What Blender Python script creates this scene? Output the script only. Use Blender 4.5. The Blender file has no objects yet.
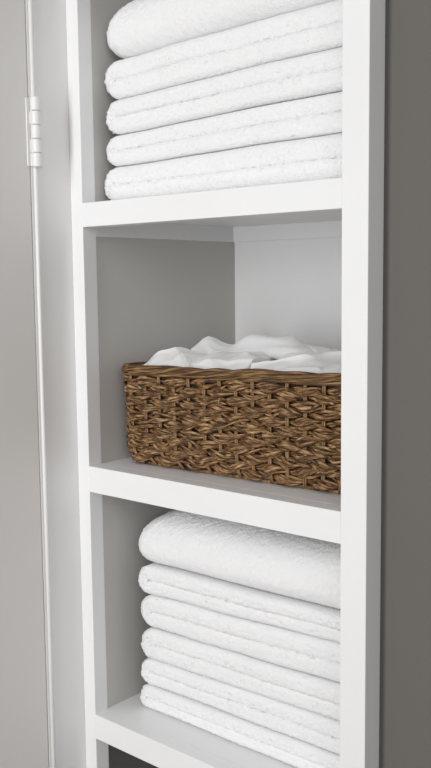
import bpy, bmesh, math, random
from mathutils import Vector, Matrix, noise

S = bpy.context.scene
COL = S.collection
PI = math.pi

# ------------------------------------------------------------------ helpers
def link(o, parent=None):
    COL.objects.link(o)
    if parent is not None:
        o.parent = parent
    return o

def mesh_obj(name, verts, faces, mats, parent=None, smooth=False, midx=None, uvs=None):
    me = bpy.data.meshes.new(name)
    me.from_pydata(verts, [], faces)
    if not isinstance(mats, (list, tuple)):
        mats = [mats]
    for m in mats:
        me.materials.append(m)
    if midx:
        me.polygons.foreach_set('material_index', midx)
    if smooth:
        me.polygons.foreach_set('use_smooth', [True] * len(me.polygons))
    if uvs:                                        # one uv per vertex
        ul = me.uv_layers.new(name='UVMap')
        idx = [0] * len(me.loops)
        me.loops.foreach_get('vertex_index', idx)
        flat = []
        for i in idx:
            flat.extend(uvs[i])
        ul.data.foreach_set('uv', flat)
    me.update()
    bm = bmesh.new(); bm.from_mesh(me)
    bmesh.ops.recalc_face_normals(bm, faces=bm.faces)
    bm.to_mesh(me); bm.free()
    return link(bpy.data.objects.new(name, me), parent)

def box(name, lo, hi, mat, parent=None, bevel=0.0, seg=2):
    bm = bmesh.new()
    bmesh.ops.create_cube(bm, size=1)
    for v in bm.verts:
        v.co = Vector([(lo[i] + hi[i]) / 2 + v.co[i] * (hi[i] - lo[i]) for i in range(3)])
    if bevel:
        bmesh.ops.bevel(bm, geom=list(bm.edges), offset=bevel, segments=seg, profile=0.5, affect='EDGES')
    me = bpy.data.meshes.new(name)
    bm.to_mesh(me); bm.free()
    me.materials.append(mat)
    return link(bpy.data.objects.new(name, me), parent)

def empty(name, loc, label=None, cat=None, group=None, kind=None):
    o = bpy.data.objects.new(name, None)
    o.location = loc
    o.empty_display_size = 0.05
    link(o)
    tag(o, label, cat, group, kind)
    return o

def tag(o, label=None, cat=None, group=None, kind=None):
    if label: o['label'] = label
    if cat: o['category'] = cat
    if group: o['group'] = group
    if kind: o['kind'] = kind
    return o

def nz(x, y, z, s=1.0):
    return noise.noise(Vector((x * s, y * s, z * s)))

# ------------------------------------------------------------------ materials
def new_mat(name):
    m = bpy.data.materials.new(name); m.use_nodes = True
    nt = m.node_tree
    return m, nt, nt.nodes['Principled BSDF']

def paint(name, col, rough=0.45, bump=0.02, scale=220.0, var=0.015):
    m, nt, b = new_mat(name)
    tc = nt.nodes.new('ShaderNodeTexCoord')
    n = nt.nodes.new('ShaderNodeTexNoise'); n.inputs['Scale'].default_value = scale
    n.inputs['Detail'].default_value = 3
    nt.links.new(tc.outputs['Object'], n.inputs['Vector'])
    bp = nt.nodes.new('ShaderNodeBump'); bp.inputs['Strength'].default_value = bump
    bp.inputs['Distance'].default_value = 0.001
    nt.links.new(n.outputs['Fac'], bp.inputs['Height'])
    nt.links.new(bp.outputs['Normal'], b.inputs['Normal'])
    n2 = nt.nodes.new('ShaderNodeTexNoise'); n2.inputs['Scale'].default_value = 6
    nt.links.new(tc.outputs['Object'], n2.inputs['Vector'])
    r = nt.nodes.new('ShaderNodeValToRGB')
    r.color_ramp.elements[0].position = 0.3; r.color_ramp.elements[1].position = 0.7
    r.color_ramp.elements[0].color = (*[c * (1 - var) for c in col], 1)
    r.color_ramp.elements[1].color = (*[min(1, c * (1 + var)) for c in col], 1)
    nt.links.new(n2.outputs['Fac'], r.inputs['Fac'])
    nt.links.new(r.outputs['Color'], b.inputs['Base Color'])
    b.inputs['Roughness'].default_value = rough
    b.inputs['Specular IOR Level'].default_value = 0.35
    return m

def terry(name, col=(0.905, 0.905, 0.912), scale=650.0, bump=0.55):
    m, nt, b = new_mat(name)
    tc = nt.nodes.new('ShaderNodeTexCoord')
    n = nt.nodes.new('ShaderNodeTexNoise'); n.inputs['Scale'].default_value = scale
    n.inputs['Detail'].default_value = 4
    nt.links.new(tc.outputs['Object'], n.inputs['Vector'])
    v = nt.nodes.new('ShaderNodeTexVoronoi'); v.inputs['Scale'].default_value = scale * 0.75
    nt.links.new(tc.outputs['Object'], v.inputs['Vector'])
    ad = nt.nodes.new('ShaderNodeMath'); ad.operation = 'ADD'
    nt.links.new(n.outputs['Fac'], ad.inputs[0]); nt.links.new(v.outputs['Distance'], ad.inputs[1])
    bp = nt.nodes.new('ShaderNodeBump'); bp.inputs['Strength'].default_value = bump
    bp.inputs['Distance'].default_value = 0.0012
    nt.links.new(ad.outputs[0], bp.inputs['Height'])
    nt.links.new(bp.outputs['Normal'], b.inputs['Normal'])
    b.inputs['Base Color'].default_value = (*col, 1)
    b.inputs['Roughness'].default_value = 0.95
    b.inputs['Specular IOR Level'].default_value = 0.1
    b.inputs['Sheen Weight'].default_value = 0.15
    return m

def fibre(name, stops, su=55.0, sv=7.0):
    """dried plant fibre: streaks along the strand (uv.x runs along it in metres)"""
    m, nt, b = new_mat(name)
    uv = nt.nodes.new('ShaderNodeUVMap')
    mp = nt.nodes.new('ShaderNodeMapping'); mp.inputs['Scale'].default_value = (su, sv, 1)
    nt.links.new(uv.outputs['UV'], mp.inputs['Vector'])
    n = nt.nodes.new('ShaderNodeTexNoise'); n.inputs['Scale'].default_value = 1.0
    n.inputs['Detail'].default_value = 4; n.inputs['Roughness'].default_value = 0.65
    nt.links.new(mp.outputs['Vector'], n.inputs['Vector'])
    r = nt.nodes.new('ShaderNodeValToRGB')
    e = r.color_ramp.elements
    e[0].position, e[0].color = stops[0][0], (*stops[0][1], 1)
    e[1].position, e[1].color = stops[-1][0], (*stops[-1][1], 1)
    for p, c in stops[1:-1]:
        k = e.new(p); k.color = (*c, 1)
    nt.links.new(n.outputs['Fac'], r.inputs['Fac'])
    nt.links.new(r.outputs['Color'], b.inputs['Base Color'])
    bp = nt.nodes.new('ShaderNodeBump'); bp.inputs['Strength'].default_value = 0.6
    bp.inputs['Distance'].default_value = 0.001
    nt.links.new(n.outputs['Fac'], bp.inputs['Height'])
    nt.links.new(bp.outputs['Normal'], b.inputs['Normal'])
    b.inputs['Roughness'].default_value = 0.6
    b.inputs['Specular IOR Level'].default_value = 0.35
    return m

M_WHITE = paint('white_trim_paint', (0.865, 0.865, 0.87), 0.4)
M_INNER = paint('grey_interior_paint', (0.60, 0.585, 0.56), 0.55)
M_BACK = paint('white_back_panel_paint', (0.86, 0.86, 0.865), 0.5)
M_DARK = paint('charcoal_lower_side', (0.11, 0.108, 0.105), 0.6)
M_WALL = paint('taupe_wall_paint', (0.145, 0.137, 0.125), 0.8, 0.06)
M_DOOR = paint('pale_grey_door_paint', (0.82, 0.80, 0.775), 0.45)
M_CASING = paint('pale_grey_casing_paint', (0.87, 0.86, 0.85), 0.45)
M_HINGE = paint('painted_hinge_metal', (0.84, 0.835, 0.82), 0.3)
M_FLOOR = paint('floor_tile', (0.42, 0.40, 0.37), 0.5)
M_TERRY = terry('white_terry')
M_CLOTH = terry('white_cotton_cloth', (0.94, 0.94, 0.945), 900, 0.3)
M_FIBRE = fibre('dried_hyacinth_fibre', [(0.33, (0.020, 0.010, 0.005)), (0.45, (0.100, 0.048, 0.018)),
                                         (0.54, (0.27, 0.145, 0.058)), (0.67, (0.60, 0.41, 0.22))])
M_RIM = fibre('border_fibre', [(0.34, (0.022, 0.010, 0.005)), (0.46, (0.095, 0.048, 0.020)),
                               (0.55, (0.22, 0.118, 0.046)), (0.68, (0.46, 0.30, 0.14))], 22, 9)
M_STAKE = fibre('stake_fibre', [(0.3, (0.17, 0.088, 0.038)), (0.7, (0.47, 0.285, 0.14))], 90, 5)
M_INSIDE_SHADE = paint('basket_inside_shade', (0.035, 0.019, 0.010), 0.9)  # near-black brown: shade inside the basket put into the colour

# ------------------------------------------------------------------ room
W = 0.42              # clear opening of the shelf unit
XL, XR = -0.0235, 0.4534
T = 0.0241            # face frame thickness
TR = 0.0312           # the right stile stands further out of the wall
D = 0.3253            # back of the niche
FLOOR, TOP = -1.327, 0.93
Z1T, Z1B = 0.1327, 0.1002
Z2T, Z2B = -0.2312, -0.2681
Z3T, Z3B = -0.5963, -0.6326
Z4T, Z4B = -0.9620, -0.9985
Z0T, Z0B = 0.4977, 0.4620

def struct(o):
    o['kind'] = 'structure'
    return o

struct(box('floor', (-0.30, -2.6, FLOOR - 0.05), (2.2, D + 0.15, FLOOR), M_FLOOR))
struct(box('wall_back', (XR - 0.014, TR, FLOOR), (2.2, D + 0.12, TOP + 0.2), M_WALL))
# left wall, perpendicular to the shelves, holding the door
struct(box('wall_left', (XL - 0.12, -0.0572, FLOOR), (XL - 0.018, D + 0.12, TOP + 0.2), M_CASING))
# door casing: flat board that dies into the face frame, with a bead on the door side
tr = struct(box('trim_1', (XL - 0.0179, -0.0560, FLOOR), (XL, 0.0235, TOP + 0.2), M_CASING))
def half_round(name, x, y, r, z0, z1, mat, parent=None, n=14):
    vs, fs = [], []
    for z in (z0, z1):
        for k in range(n):
            a = 2 * PI * k / n
            vs.append((x + r * math.cos(a), y + r * math.sin(a), z))
    for k in range(n):
        fs.append((k, (k + 1) % n, n + (k + 1) % n, n + k))
    fs.append(tuple(range(n))[::-1]); fs.append(tuple(range(n, 2 * n)))
    return mesh_obj(name, vs, fs, mat, parent, True)
struct(box('trim_3', (XL - 0.0179, -0.0643, FLOOR), (XL - 0.0022, -0.0575, TOP + 0.2), M_CASING))
bead = struct(half_round('trim_2', XL - 0.0012, -0.0580, 0.0030, FLOOR, TOP + 0.2, M_HINGE))
# door leaf
door = struct(box('door_1', (XL - 0.040, -0.86, FLOOR + 0.006), (XL - 0.0030, -0.0657, TOP - 0.05), M_DOOR, None, 0.0012))
# hinge on the door edge
HY, HX = -0.0590, XL + 0.0045
hroot = bpy.data.objects.new('hinge', None); link(hroot, door)
HZ0, HZ1 = 0.1775, 0.2680
box('hinge_leaf', (XL - 0.006, -0.0700, HZ0 + 0.001), (XL - 0.0012, -0.0650, HZ1 - 0.001), M_HINGE, hroot, 0.0006)
box('hinge_leaf', (XL - 0.004, -0.0640, HZ0 + 0.001), (XL + 0.0012, -0.0500, HZ1 - 0.001), M_HINGE, hroot, 0.0006)
kh = (HZ1 - HZ0) / 5
for kk in (0, 1, 3):
    box('hinge_tab', (XL - 0.003, -0.0655, HZ0 + kk * kh + .001), (XL + 0.0008, -0.0600, HZ0 + (kk + 1) * kh - .001), M_HINGE, hroot, 0.0004)
def knuckle(z0, z1, r):
    prof = [(0, z0), (r * .8, z0), (r, z0 + .0008), (r, z1 - .0008), (r * .8, z1), (0, z1)]
    n = 20; vs = []; fs = []
    for (rr, z) in prof:
        for k in range(n):
            a = 2 * PI * k / n
            vs.append((HX + max(rr, 1e-5) * math.cos(a), HY + max(rr, 1e-5) * math.sin(a), z))
    for i in range(len(prof) - 1):
        for k in range(n):
            fs.append((i * n + k, i * n + (k + 1) % n, (i + 1) * n + (k + 1) % n, (i + 1) * n + k))
    o = mesh_obj('hinge_knuckle', vs, fs, M_HINGE, hroot, False)
    return o
for k in range(5):
    knuckle(HZ0 + k * kh + (.0002 if k else 0), HZ0 + (k + 1) * kh - .0002, 0.0064 if k % 2 else 0.0067)

# ------------------------------------------------------------------ built-in shelf unit
cab = empty('shelf_unit', (W / 2, 0, FLOOR),
            'white painted built-in shelf unit holding the towels and the woven basket', 'shelf unit')
def cbox(name, lo, hi, mat, bevel=0.0):
    o = box(name, lo, hi, mat, None, bevel)
    o.parent = cab
    o.matrix_parent_inverse = Matrix.Translation(cab.location).inverted()
    return o
cbox('stile', (XL, 0, FLOOR), (0, T, TOP), M_WHITE, 0.0009)
cbox('stile', (W, 0, FLOOR), (XR, TR, TOP), M_WHITE, 0.0009)
for zb, zt in ((Z0B, Z0T), (Z1B, Z1T), (Z2B, Z2T), (Z3B, Z3T), (Z4B, Z4T), (FLOOR, FLOOR + 0.08), (TOP - 0.07, TOP)):
    cbox('rail', (-0.0002, 0.0001, zb), (W + 0.0002, T, zt), M_WHITE, 0.0007)
XI0, XI1 = -0.0025, W + 0.0025     # the case sides sit a hair behind the frame
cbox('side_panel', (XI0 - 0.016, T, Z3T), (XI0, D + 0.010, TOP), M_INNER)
cbox('side_panel', (XI0 - 0.016, T, FLOOR), (XI0, D + 0.010, Z3T), M_DARK)  # left side below the third shelf, darker than the side above
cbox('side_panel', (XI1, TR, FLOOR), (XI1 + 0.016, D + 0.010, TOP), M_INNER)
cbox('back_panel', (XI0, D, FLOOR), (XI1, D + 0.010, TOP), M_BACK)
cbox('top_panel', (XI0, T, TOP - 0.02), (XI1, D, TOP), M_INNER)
for zt in (Z0T, Z1T, Z2T, Z3T, Z4T, FLOOR + 0.08):
    cbox('shelf', (XI0, T, zt - 0.020), (XI1, D, zt), M_WHITE)
    if zt > FLOOR + 0.1:
        zc1, zc0 = zt - 0.020, zt - 0.0443
        cbox('cleat', (XI0, T, zc0), (XI0 + 0.0025, D - 0.0060, zc1), M_WHITE, 0.0004)
        cbox('cleat', (XI1 - 0.0025, T, zc0), (XI1, D - 0.0060, zc1), M_WHITE, 0.0004)
        cbox('cleat', (XI0, D - 0.0060, zc0), (XI1, D, zc1), M_WHITE, 0.0004)

# ------------------------------------------------------------------ towels
def finish(o, root_loc, label, cat, group):
    o.location = root_loc
    tag(o, label, cat, group)
    return o

def lin(a, b, n):
    return [a + (b - a) * i / (n - 1) for i in range(n)]

def stack_sag(px, y, z, lower, t):
    """slow unevenness shared by a whole stack, none at its shelf"""
    up = max(0.0, min(1.0, (z - (Z3T if lower else Z1T) - 0.002) / 0.06))
    return 0.0022 * nz(px * 9, 4.0 if lower else 9.0, y * 5) * min(1, max(0, t) * 6 + .2) * up

def folded_towel(name, xl, xr, yf, yb, zb_l, zt_l, zb_r, zt_r, seed, label, group, amp=0.0016):
    """a bath towel folded over once: U section with its fold at the left, soft rounded edges in front"""
    rnd = random.Random(seed)
    h = zt_l - zb_l
    th = h * 0.5 * 1.06
    rc = h * 0.25                     # centre line radius of the fold
    zm = 0.0
    # path of the centre line in (x, z): top layer right->left, round, bottom layer left->right
    path = []
    L0 = xl + h * 0.5
    half = h * 0.25 + th / 2
    xs = lin(xr, L0 + 0.004, int((xr - L0) / 0.0022))
    for x in xs: path.append((x, rc, 0.0, 1.0))
    na = 22
    for k in range(na + 1):
        a = PI / 2 + PI * k / na
        path.append((L0 + rc * math.cos(a), rc * math.sin(a), math.cos(a), math.sin(a)))
    for x in reversed(xs): path.append((x, -rc, 0.0, -1.0))
    # section: rounded slab in (n, y)
    ri, ro_ = th * 0.26, th * 0.40        # crisp inside the fold, soft outside
    r = ro_
    sec = []                          # (n offset, y): n > 0 is the outside of the fold
    hn = th / 2
    for k in range(9):                # outer front edge
        a = PI / 2 + PI / 2 * k / 8
        sec.append((hn - ro_ + ro_ * math.sin(a), yf + ro_ + ro_ * math.cos(a)))
    for t in lin(hn - ro_, -hn + ri, 5)[1:-1]: sec.append((t, yf))
    for k in range(5):                # inner front edge
        a = PI + PI / 2 * k / 4
        sec.append((-hn + ri + ri * math.sin(a), yf + ri + ri * math.cos(a)))
    for y in lin(yf + ri, yb - r, 30)[1:-1]: sec.append((-hn, y))
    sec.append((-hn, yb)); sec.append((hn, yb))
    for y in lin(yb - r, yf + r, 34)[1:-1]: sec.append((hn, y))
    ns = len(sec)
    vs, fs = [], []
    o1, o2 = rnd.uniform(0, 50), rnd.uniform(0, 50)
    for (x, z, nx, nzv) in path:
        for (n, y) in sec:
            px, pz, py = x + nx * n, z + nzv * n, y
            t = max(0.0, min(1.0, (px - xl) / (xr - xl)))
            # tilt and slow sag
            zc = (zb_l + zt_l) / 2 * (1 - t) + (zb_r + zt_r) / 2 * t
            sc = 1 * (1 - t) + (zt_r - zb_r) / h * t
            sag = stack_sag(px, y, zc + pz * sc, yf > 0.05, t)
            front = max(0.0, 1 - (y - yf) / 0.05)
            layer = 17.0 if z > 0 else 3.0
            dy = 0.0034 * nz(px * 11 + o1, layer + o2, 0.3) * front
            dx = 0.003 * nz(o1, y * 14, o2) * max(0, 1 - t * 5)
            v = Vector((px + dx, py + dy, zc + pz * sc * (h / 2) / half + sag))
            # pile
            f = noise.noise(v * 330 + Vector((o1, o2, 0))) + 0.8 * noise.noise(v * 720 + Vector((o2, o1, 3)))
            yn = -1 if y <= yf + 1e-6 else 0
            if nx < -0.3: f *= 1.7
            if abs(nzv) > 0.9 and n > 0: f *= min(1.0, 0.10 + (hn - n) / 0.0035)   # pressed flat inside the stack
            v += Vector((nx * math.copysign(1, n), yn, nzv * math.copysign(1, n))) * f * amp
            vs.append(v)
    for i in range(len(path) - 1):
        for k in range(ns):
            fs.append((i * ns + k, i * ns + (k + 1) % ns, (i + 1) * ns + (k + 1) % ns, (i + 1) * ns + k))
    fs.append(tuple(range(ns)))
    fs.append(tuple(range((len(path) - 1) * ns, len(path) * ns))[::-1])
    c = Vector(((xl + xr) / 2, (yf + yb) / 2, min(zb_l, zb_r)))
    o = mesh_obj(name, [v - c for v in vs], fs, M_TERRY, None, True)
    return finish(o, c, label, 'towel', group)

def rounded_towel(name, xl, xr, yf, yb, zb, zt, seed, label, group, rl=0.04, rf=0.03, rb=0.02, zbr=None, crown=0.0, amp=0.0015):
    """the topmost towel: thick, with its round fold towards the viewer"""
    rnd = random.Random(seed)
    o1, o2 = rnd.uniform(0, 50), rnd.uniform(0, 50)
    h = zt - zb
    if zbr is None: zbr = zb
    rc = 0.022                                     # plan corner radius
    def plan(ix, iy):
        x0, x1, y0, y1 = xl + ix, xr, yf + iy, yb
        pts = []
        r = rc
        def seg(ax, ay, bx, by, n, nx, ny):
            for k in range(n): pts.append((ax + (bx - ax) * k / n, ay + (by - ay) * k / n, nx, ny))
        seg(x1, y1, x0, y1, 40, 0, 1)
        seg(x0, y1, x0, y0 + r, 70, -1, 0)
        for k in range(14):
            a = PI + PI / 2 * k / 14
            pts.append((x0 + r + r * math.cos(a), y0 + r + r * math.sin(a), math.cos(a), math.sin(a)))
        seg(x0 + r, y0, x1, y0, 170, 0, -1)
        seg(x1, y0, x1, y1, 20, 1, 0)
        return pts
    rings = []
    for s_ in (0.2, 0.6, 0.9): rings.append((rb, rb, 0.0, s_, 0, -1))
    for k in range(12):
        a = PI / 2 * k / 12
        q = 1 - math.sin(a)
        rings.append((rb * q, rb * q, rb * (1 - math.cos(a)), 1, math.sin(a), -math.cos(a)))
    for k in range(30):
        a = PI / 2 * k / 29
        e = 0.9
        rings.append((rl * (1 - math.cos(a) ** e), rf * (1 - math.cos(a) ** e), rb + (h - rb) * math.sin(a) ** e, 1, math.cos(a), math.sin(a)))
    for s_ in lin(0.97, 0.05, 26): rings.append((rl, rf, h, s_, 0, 1))
    vs, fs = [], []
    cx, cy = (xl + xr) / 2, (yf + yb) / 2
    for (ix, iy, z, s_, nh, nv) in rings:
        pl = plan(ix, iy); ns = len(pl)
        for (x, y, nx, ny) in pl:
            px, py = cx + (x - cx) * s_, cy + (y - cy) * s_
            t = (px - xl) / (xr - xl)
            up = z / h
            zz = zb * (1 - t) + zbr * t + z + crown * up * (1 - s_) 
            zz += 0.004 * nz(px * 8 + o1, py * 7, o2) * up + stack_sag(px, py, zb * (1 - t) + zbr * t, yf > 0.05, t)
            py += 0.004 * nz(px * 7 + o1, z * 12, o2) * nh * min(1, s_)
            v = Vector((px, py, zz))
            f = noise.noise(v * 330 + Vector((o1, o2, 0))) + 0.8 * noise.noise(v * 720 + Vector((o2, o1, 3)))
            if nv < -0.8: f *= 0.1
            v += Vector((nx * nh, ny * nh, nv)) * f * amp
            vs.append(v)
    for i in range(len(rings) - 1):
        for k in range(ns):
            fs.append((i * ns + k, i * ns + (k + 1) % ns, (i + 1) * ns + (k + 1) % ns, (i + 1) * ns + k))
    fs.append(tuple(range(ns)))
    fs.append(tuple(range((len(rings) - 1) * ns, len(rings) * ns))[::-1])
    c = Vector((cx, cy, min(zb, zbr)))
    o = mesh_obj(name, [v - c for v in vs], fs, M_TERRY, None, True)
    return finish(o, c, label, 'towel', group)

GU = 'folded white towels on the upper shelf'
GL = 'folded white towels on the lower shelf'
XE = 0.405
YF_U, YF_L, YB = 0.036, 0.060, 0.30
# upper stack, bottom to top: seam heights at the left end and at the right end
UL = [Z1T + 0.0010, 0.1832, 0.2257, 0.2725, 0.3258]
UR = [Z1T + 0.0010, 0.1890, 0.2350, 0.2825, 0.3350]
ux = [0.0032, 0.0048, 0.0080, 0.0046]
ulab = ['folded white towel resting directly on the upper shelf, lowest of that stack',
        'folded white towel second from the bottom of the upper shelf stack',
        'folded white towel in the middle of the five on the upper shelf',
        'folded white towel just under the thick round topmost towel of the upper shelf']
for i in range(4):
    folded_towel('towel', ux[i], XE, YF_U + 0.002 * (i % 2), YB, UL[i], UL[i + 1] - 0.0012, UR[i], UR[i + 1] - 0.0012, 10 + i, ulab[i], GU)
rounded_towel('towel', 0.0062, XE, YF_U + 0.001, YB, UL[4] + 0.0005, 0.4035, 15,
              'thick white towel with round fold, topmost on the upper shelf', GU, rl=0.060, rf=0.030, rb=0.028, zbr=UR[4] + 0.0005)
# lower stack
LLz = [Z3T + 0.0010, -0.5598, -0.5194, -0.4734, -0.4238, -0.3798]
LRz = [Z3T + 0.0010, -0.5560, -0.5130, -0.4640, -0.4130, -0.3770]
lx = [0.0290, 0.0305, 0.0310, 0.0302, 0.0290]
llab = ['folded white towel resting directly on the lower shelf, lowest of that stack',
        'folded white towel second from the bottom of the lower shelf stack',
        'folded white towel third from the bottom of the lower shelf stack',
        'folded white towel third from the top of the lower shelf stack',
        'folded white towel just under the thick topmost towel of the lower shelf']
for i in range(5):
    folded_towel('towel', lx[i], XE, YF_L + (0.0015 if i % 2 else 0), YB, LLz[i], LLz[i + 1] - 0.0012, LRz[i], LRz[i + 1] - 0.0012, 30 + i, llab[i], GL)
rounded_towel('towel', 0.0225, XE, YF_L, YB, LLz[5] + 0.0005, -0.3010, 40,
              'thick white towel with sloping top, topmost on the lower shelf', GL, rl=0.075, rf=0.055, rb=0.024, zbr=LRz[5] + 0.0005)

# ------------------------------------------------------------------ basket
BX0, BX1, BY0, BY1 = 0.0150, 0.4000, 0.0550, 0.3000
ZB, ZR = Z2T, -0.0880                       # base and rim top
bask = empty('woven_basket', ((BX0 + BX1) / 2, (BY0 + BY1) / 2, ZB),
             'rectangular brown woven basket filled with white cloths on the middle shelf', 'basket')
BC = Vector(bask.location)
bask.rotation_euler.z = 0.035
def perim(inset, rad=0.018, step=0.003, extra=0.0):
    """rounded rectangle as list of (x, y, nx, ny, s)"""
    if isinstance(inset, tuple): ix, iy = inset
    else: ix = iy = inset
    ix += extra; iy += extra
    x0, x1, y0, y1 = BX0 + ix, BX1 - ix, BY0 + iy, BY1 - iy
    pts = []
    def seg(ax, ay, bx, by, nx, ny):
        Ls = math.hypot(bx - ax, by - ay); n = max(2, int(Ls / step))
        for k in range(n): pts.append((ax + (bx - ax) * k / n, ay + (by - ay) * k / n, nx, ny))
    def cor(cx, cy, a0):
        n = 10
        for k in range(n):
            a = a0 + PI / 2 * k / n
            pts.append((cx + rad * math.cos(a), cy + rad * math.sin(a), math.cos(a), math.sin(a)))
    seg(x0 + rad, y0, x1 - rad, y0, 0, -1); cor(x1 - rad, y0 + rad, -PI / 2)
    seg(x1, y0 + rad, x1, y1 - rad, 1, 0); cor(x1 - rad, y1 - rad, 0)
    seg(x1 - rad, y1, x0 + rad, y1, 0, 1); cor(x0 + rad, y1 - rad, PI / 2)
    seg(x0, y1 - rad, x0, y0 + rad, -1, 0); cor(x0 + rad, y0 + rad, PI)
    out = []; s = 0
    for i, p in enumerate(pts):
        if i: s += math.hypot(p[0] - pts[i - 1][0], p[1] - pts[i - 1][1])
        out.append((*p, s))
    tot = s + math.hypot(pts[0][0] - pts[-1][0], pts[0][1] - pts[-1][1])
    return out, tot

def inset_at(z):
    """sides lean out a little towards the rim and round in at the base"""
    t = (ZR - z) / (ZR - ZB)
    i = 0.003 * t
    zz = z - ZB
    if zz < 0.026:
        q = 1 - zz / 0.026
        return (i + 0.017 * q * q, i + 0.005 * q * q)
    return (i, i)

class Tubes:
    def __init__(s): s.v = []; s.f = []; s.uv = []; s.m = []
    def add(s, ctr, nrm, ra, rb, sid, ns=6, closed=True, mi=0, slant=0.0):
        """ctr: list of points; nrm: outward dir per point; ra radius along nrm, rb radius across; per-point lists"""
        base = len(s.v); n = len(ctr); acc = 0
        for i in range(n):
            a = ctr[i - 1] if (i or closed) else ctr[i]
            b = ctr[(i + 1) % n] if (i < n - 1 or closed) else ctr[i]
            tg = (b - a).normalized()
            nr = (nrm[i] - tg * nrm[i].dot(tg)).normalized()
            bi = tg.cross(nr)
            if i: acc += (ctr[i] - ctr[i - 1]).length
            for k in range(ns):
                an = 2 * PI * k / ns
                s.v.append(ctr[i] + nr * (ra[i] * math.cos(an)) + bi * (rb[i] * math.sin(an)))
                s.uv.append((acc, sid + 0.13 * math.sin(an)))
        m = n if closed else n - 1
        for i in range(m):
            j = (i + 1) % n
            for k in range(ns):
                s.f.append((base + i * ns + k, base + i * ns + (k + 1) % ns, base + j * ns + (k + 1) % ns, base + j * ns + k))
                s.m.append(mi)
        if not closed:
            s.f.append(tuple(base + k for k in range(ns))[::-1]); s.m.append(mi)
            s.f.append(tuple(base + (n - 1) * ns + k for k in range(ns))); s.m.append(mi)

R = random.Random(7)
tb = Tubes()
_, P0 = perim(0)
NST = 2 * round(P0 / 0.0262 / 2)            # stakes, an even number
NROW = 12
ZW0, ZW1 = ZB + 0.006, ZR - 0.0185          # woven zone
rowh = (ZW1 - ZW0) / NROW
UPV = Vector((0, 0, 1))
for i in range(NROW):
    zc = ZW0 + rowh * (i + 0.5)
    low = i < 3
    m = 4
    ph_row = R.uniform(0, 6)
    for j in range(m):
        pts, tot = perim(inset_at(zc))
        ctr, nr, ra, rb = [], [], [], []
        tw = (2 * PI / tot) * round(tot / (0.150 if not low else 0.070)) * (1 if i % 2 else -1)
        ws = R.uniform(0, 100)
        hw = R.uniform(0.85, 1.15)
        for (x, y, nx, ny, s) in pts:
            fr = s / tot
            wob = 0.09 * nz(fr * 40, ws, i)
            c = math.cos(2 * PI * fr * NST / 2 + PI * i + wob * 3)      # over one stake, behind the next
            A = 0.0046 if not low else 0.0036
            fat = 0.5 + 0.5 * c
            th = tw * s + 2 * PI * j / m + ph_row + 1.2 * nz(fr * 25, ws, 3.3)
            ez = (0.0016 + 0.0034 * fat) * hw                          # bundle half height
            en = 0.0014 + 0.0012 * fat
            off = A * c + en * math.cos(th)
            z = zc + ez * math.sin(th) + 0.0013 * nz(fr * 30, ws, 9)
            z += 0.0012 * math.sin(fr * 23 + i)
            ins = 0.0
            ctr.append(Vector((x + nx * off, y + ny * off, max(z, ZB + 0.0022))))
            nr.append(Vector((nx, ny, 0)))
            g = 1 + 0.35 * nz(fr * 60, ws, 5)
            ra.append(0.0013 * g); rb.append((0.0017 + 0.0014 * fat) * g)
        tb.add(ctr, nr, ra, rb, R.uniform(0, 40), 6)
# loose fibre ends and crossing wisps that break up the rows
pts, tot = perim(0)
for k in range(420):
    zc = R.uniform(ZW0 + 0.004, ZW1 - 0.004)
    st = R.randrange(len(pts)); ln = R.randint(4, 11)
    sl = R.uniform(-0.45, 0.45); bow = R.uniform(0.0015, 0.0035)
    pp, _ = perim(inset_at(zc))
    ctr, nr, ra, rb = [], [], [], []
    for q in range(ln):
        x, y, nx, ny, s = pp[(st + q) % len(pp)]
        t = q / (ln - 1)
        off = 0.0028 + bow * math.sin(PI * t)
        ctr.append(Vector((x + nx * off, y + ny * off, zc + (t - .5) * sl * ln * 0.003)))
        nr.append(Vector((nx, ny, 0)))
        w = math.sin(PI * min(1, max(0, t * .86 + .07))) ** 0.6
        ra.append(0.0008 * w + .0002); rb.append(0.0017 * w + .0002)
    tb.add(ctr, nr, ra, rb, R.uniform(0, 40), 5, closed=False)
# stakes
for k in range(NST):
    fr0 = (k + 0.0) / NST
    for dd in (-0.0013, 0.0013):
        ctr, nr = [], []
        for z in lin(ZB + 0.003, ZR - 0.014, 16):
            pp, tot = perim(inset_at(z), step=0.006)
            tgt = (fr0 * tot + dd) % tot
            p = min(pp, key=lambda q: abs(q[4] - tgt))
            off = 0.0016
            tx, ty = -p[3], p[2]
            ds = tgt - p[4]
            ctr.append(Vector((p[0] + p[2] * off + tx * ds, p[1] + p[3] * off + ty * ds, z)))
            nr.append(Vector((p[2], p[3], 0)))
        tb.add(ctr, nr, [0.0013] * 16, [0.0012] * 16, R.uniform(0, 40), 6, closed=False, mi=1)
# added sheet closing the gaps in the weave, coloured dark as inside shade
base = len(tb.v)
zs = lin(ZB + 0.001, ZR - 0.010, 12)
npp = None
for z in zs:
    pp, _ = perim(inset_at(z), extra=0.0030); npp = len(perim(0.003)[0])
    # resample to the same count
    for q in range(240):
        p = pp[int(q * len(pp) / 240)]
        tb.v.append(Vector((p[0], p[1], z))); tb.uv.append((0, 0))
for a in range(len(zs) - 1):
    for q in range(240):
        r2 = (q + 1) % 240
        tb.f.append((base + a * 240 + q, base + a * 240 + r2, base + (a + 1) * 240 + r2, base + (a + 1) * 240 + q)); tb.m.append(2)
def bpart(name, t, mats):
    o = mesh_obj(name, [Vector((v.x, v.y, ZB + (v.z - ZB) * (1 + 0.05 * (v.x - BX0) / (BX1 - BX0)))) - BC for v in t.v], t.f, mats, bask, True, t.m, t.uv)
    return o
bpart('woven_wall', tb, [M_FIBRE, M_STAKE, M_INSIDE_SHADE])
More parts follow.
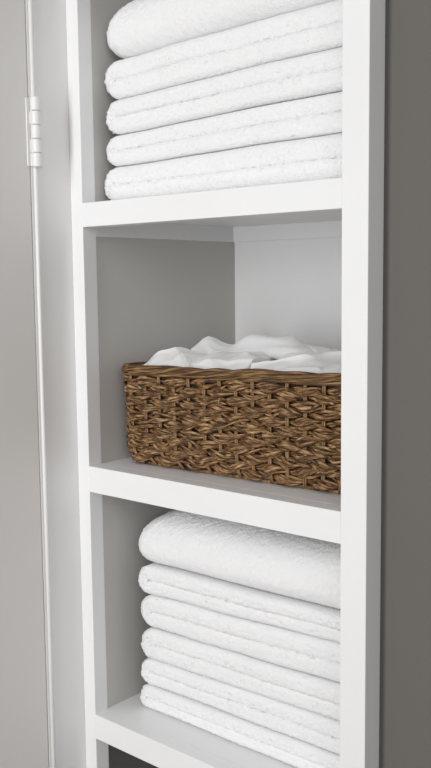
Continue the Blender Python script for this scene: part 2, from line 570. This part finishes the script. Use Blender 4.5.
# border: long twisted strands
tr_ = Tubes()
pts, tot = perim(-0.0012)
zc = ZR - 0.0100
for lay in range(2):
    m = 7
    for j in range(m):
        ctr, nr, ra, rb = [], [], [], []
        ws = R.uniform(0, 100)
        tw = (2 * PI / tot) * round(tot / 0.34)
        for (x, y, nx, ny, s) in pts:
            fr = s / tot
            th = tw * s + 2 * PI * (j + .5 * lay) / m + 1.1 * nz(fr * 14, ws, 1)
            kz, kn = (0.0058, 0.0042) if lay == 0 else (0.0030, 0.0018)
            off = kn * math.cos(th) + 0.0005 * nz(fr * 50, ws, 2)
            z = zc + kz * math.sin(th) + 0.0012 * nz(fr * 22, ws, 4) + 0.0006 * math.sin(fr * 40)
            ctr.append(Vector((x + nx * off, y + ny * off, z))); nr.append(Vector((nx, ny, 0)))
            g = 1 + 0.3 * nz(fr * 30, ws, 6)
            ra.append(0.0019 * g); rb.append(0.0023 * g)
        tr_.add(ctr, nr, ra, rb, R.uniform(0, 40), 6)
bpart('border', tr_, [M_RIM])
# base panel
bb = Tubes()
pp, _ = perim(inset_at(ZB + 0.004), extra=0.002)
n = len(pp)
for z in (ZB + 0.0008, ZB + 0.0045):
    for p in pp: bb.v.append(Vector((p[0], p[1], z))); bb.uv.append((p[0], p[1] * 4))
for k in range(n): bb.f.append((k, (k + 1) % n, n + (k + 1) % n, n + k)); bb.m.append(0)
bb.f.append(tuple(range(n))[::-1]); bb.f.append(tuple(range(n, 2 * n))); bb.m += [0, 0]
bpart('base', bb, [M_FIBRE])

# ------------------------------------------------------------------ cloths in the basket
def cloth(cx, cy, lx, ly, rot, zt, seed, label, tilt=(0, 0), wr=0.006, dome=0.02, thick=0.012, bumps=()):
    """a loosely folded cotton cloth: soft stacked layers, creased top, sunk into the basket"""
    rnd = random.Random(seed)
    o1, o2 = rnd.uniform(0, 60), rnd.uniform(0, 60)
    vs, fs = [], []
    zbot = ZB + 0.0065
    NU = 96; 
    cr, sr = math.cos(rot), math.sin(rot)
    def outline(a, k):
        e = 0.34
        u = math.copysign(abs(math.cos(a)) ** e, math.cos(a)); v = math.copysign(abs(math.sin(a)) ** e, math.sin(a))
        w = 1 + 0.05 * nz(math.cos(a) * 2 + o1, math.sin(a) * 2, o2 + k) + 0.02 * nz(math.cos(a) * 7, math.sin(a) * 7 + o2, k)
        return u * lx / 2 * w, v * ly / 2 * w
    def place(u, v, z, h):
        x = cx + u * cr - v * sr; y = cy + u * sr + v * cr
        f = max(0, h)
        zz = z + f * (tilt[0] * u + tilt[1] * v)
        for (bx, by, br, bh) in bumps:
            d2 = ((x - bx) ** 2 + (y - by) ** 2) / br ** 2
            zz += f * bh * math.exp(-d2)
        zz += f * wr * (nz(u * 22 + o1, v * 13, o2) + 0.5 * nz(u * 50 + o2, v * 38, o1))
        rid = 1 - abs(nz(u * 16 + v * 9 + o1, v * 24 - u * 7, o2 + 5)) * 2
        zz += f * wr * 0.8 * max(0, rid) ** 4
        return Vector((x, y, zz))
    prof = [(0.50, zbot, 0), (0.55, zbot, 0), (0.60, zbot + 0.05, 0), (0.72, zt - 0.030, 0.3)]
    for k in range(9):                              # soft rolled edge
        a = -PI / 2 + PI * k / 8
        prof.append((0.96 + 0.04 * math.cos(a), zt - thick / 2 + thick / 2 * math.sin(a), 1))
    for s in (0.93, 0.89, 0.84, 0.79, 0.73, 0.66, 0.58, 0.5, 0.42, 0.34, 0.26, 0.18, 0.10, 0.04):
        prof.append((s, zt + dome * (1 - (s / 0.96) ** 2) ** 1.0, 1))
    for i, (s, z, h) in enumerate(prof):
        for k in range(NU):
            a = 2 * PI * k / NU
            u, v = outline(a, 0)
            vs.append(place(u * s, v * s, z, h))
    for i in range(len(prof) - 1):
        for k in range(NU):
            fs.append((i * NU + k, i * NU + (k + 1) % NU, (i + 1) * NU + (k + 1) % NU, (i + 1) * NU + k))
    fs.append(tuple(range(NU))[::-1]); fs.append(tuple(range((len(prof) - 1) * NU, len(prof) * NU)))
    c = Vector((cx, cy, zbot))
    o = mesh_obj('cloth', [v - c for v in vs], fs, M_CLOTH, None, True)
    sb = o.modifiers.new('smooth', 'SUBSURF'); sb.levels = 1; sb.render_levels = 1
    return finish(o, c, label, 'cloth', 'white cloths in the basket')

cloth(0.0705, 0.1095, 0.094, 0.074, 0.08, -0.0930, 3,
      'crumpled white cloth at the left front corner of the basket', dome=0.021, wr=0.007, thick=0.007, tilt=(0.06, 0.05))
cloth(0.166, 0.114, 0.096, 0.078, 0.10, -0.0830, 5,
      'bright white cloth with a rolled front fold, left of the basket middle', tilt=(0.04, 0.16), dome=0.006, thick=0.011, wr=0.008)
cloth(0.175, 0.215, 0.280, 0.112, 0.02, -0.0830, 8,
      'white cloth heaped highest at the back of the basket', dome=0.013, wr=0.007,
      bumps=((0.060, 0.183, 0.022, 0.023), (0.148, 0.180, 0.034, 0.018), (0.215, 0.185, 0.04, 0.016)))
cloth(0.302, 0.115, 0.150, 0.090, 0.04, -0.0820, 12,
      'white cloth with a loose hemmed front edge at the right of the basket', tilt=(-0.02, 0.14), dome=0.009, wr=0.009, thick=0.010)

# ------------------------------------------------------------------ camera
f, ya, pi_, ro = 930.0134, 0.7194, -0.1074, -0.0108
fw = Vector((-math.sin(ya) * math.cos(pi_), math.cos(ya) * math.cos(pi_), math.sin(pi_)))
rt = Vector((math.cos(ya), math.sin(ya), 0)); up = rt.cross(fw)
r2 = rt * math.cos(ro) + up * math.sin(ro); u2 = -rt * math.sin(ro) + up * math.cos(ro)
cd = bpy.data.cameras.new('camera'); cam = bpy.data.objects.new('camera', cd)
cd.sensor_fit = 'VERTICAL'; cd.sensor_height = 24; cd.lens = f / 768 * 24
cd.clip_start = 0.02
mw = Matrix.Identity(4)
for i in range(3):
    mw[i][0], mw[i][1], mw[i][2] = r2[i], u2[i], -fw[i]
mw[0][3], mw[1][3], mw[2][3] = 0.9821, -0.8495, 0.0215
cam.matrix_world = mw
link(cam); S.camera = cam

# ------------------------------------------------------------------ light
def area(name, loc, target, sx, sy, power, col=(1, 1, 1)):
    l = bpy.data.lights.new(name, 'AREA'); l.shape = 'RECTANGLE'; l.size = sx; l.size_y = sy
    l.energy = power; l.color = col
    o = bpy.data.objects.new(name, l); o.location = loc
    o.rotation_euler = (Vector(target) - Vector(loc)).to_track_quat('-Z', 'Y').to_euler()
    return link(o)
area('front_key', (0.12, -1.7, 0.06), (0.19, 0, -0.10), 0.28, 1.8, 19.2, (1, 0.998, 1.0))  # added key light, kept tall and narrow to shape falloff across the frame
area('right_fill', (2.4, -2.0, 0.90), (0.2, 0, -0.15), 1.6, 1.6, 20, (1, 0.998, 0.998))  # added fill from the right, no known source; lifts right-facing faces
wd = bpy.data.worlds.new('world'); S.world = wd; wd.use_nodes = True
wd.node_tree.nodes['Background'].inputs['Color'].default_value = (1, 0.99, 0.975, 1)
wd.node_tree.nodes['Background'].inputs['Strength'].default_value = 0.29

S.view_settings.view_transform = 'Standard'
S.view_settings.look = 'None'
S.view_settings.gamma = 1
S.view_settings.exposure = 0.0
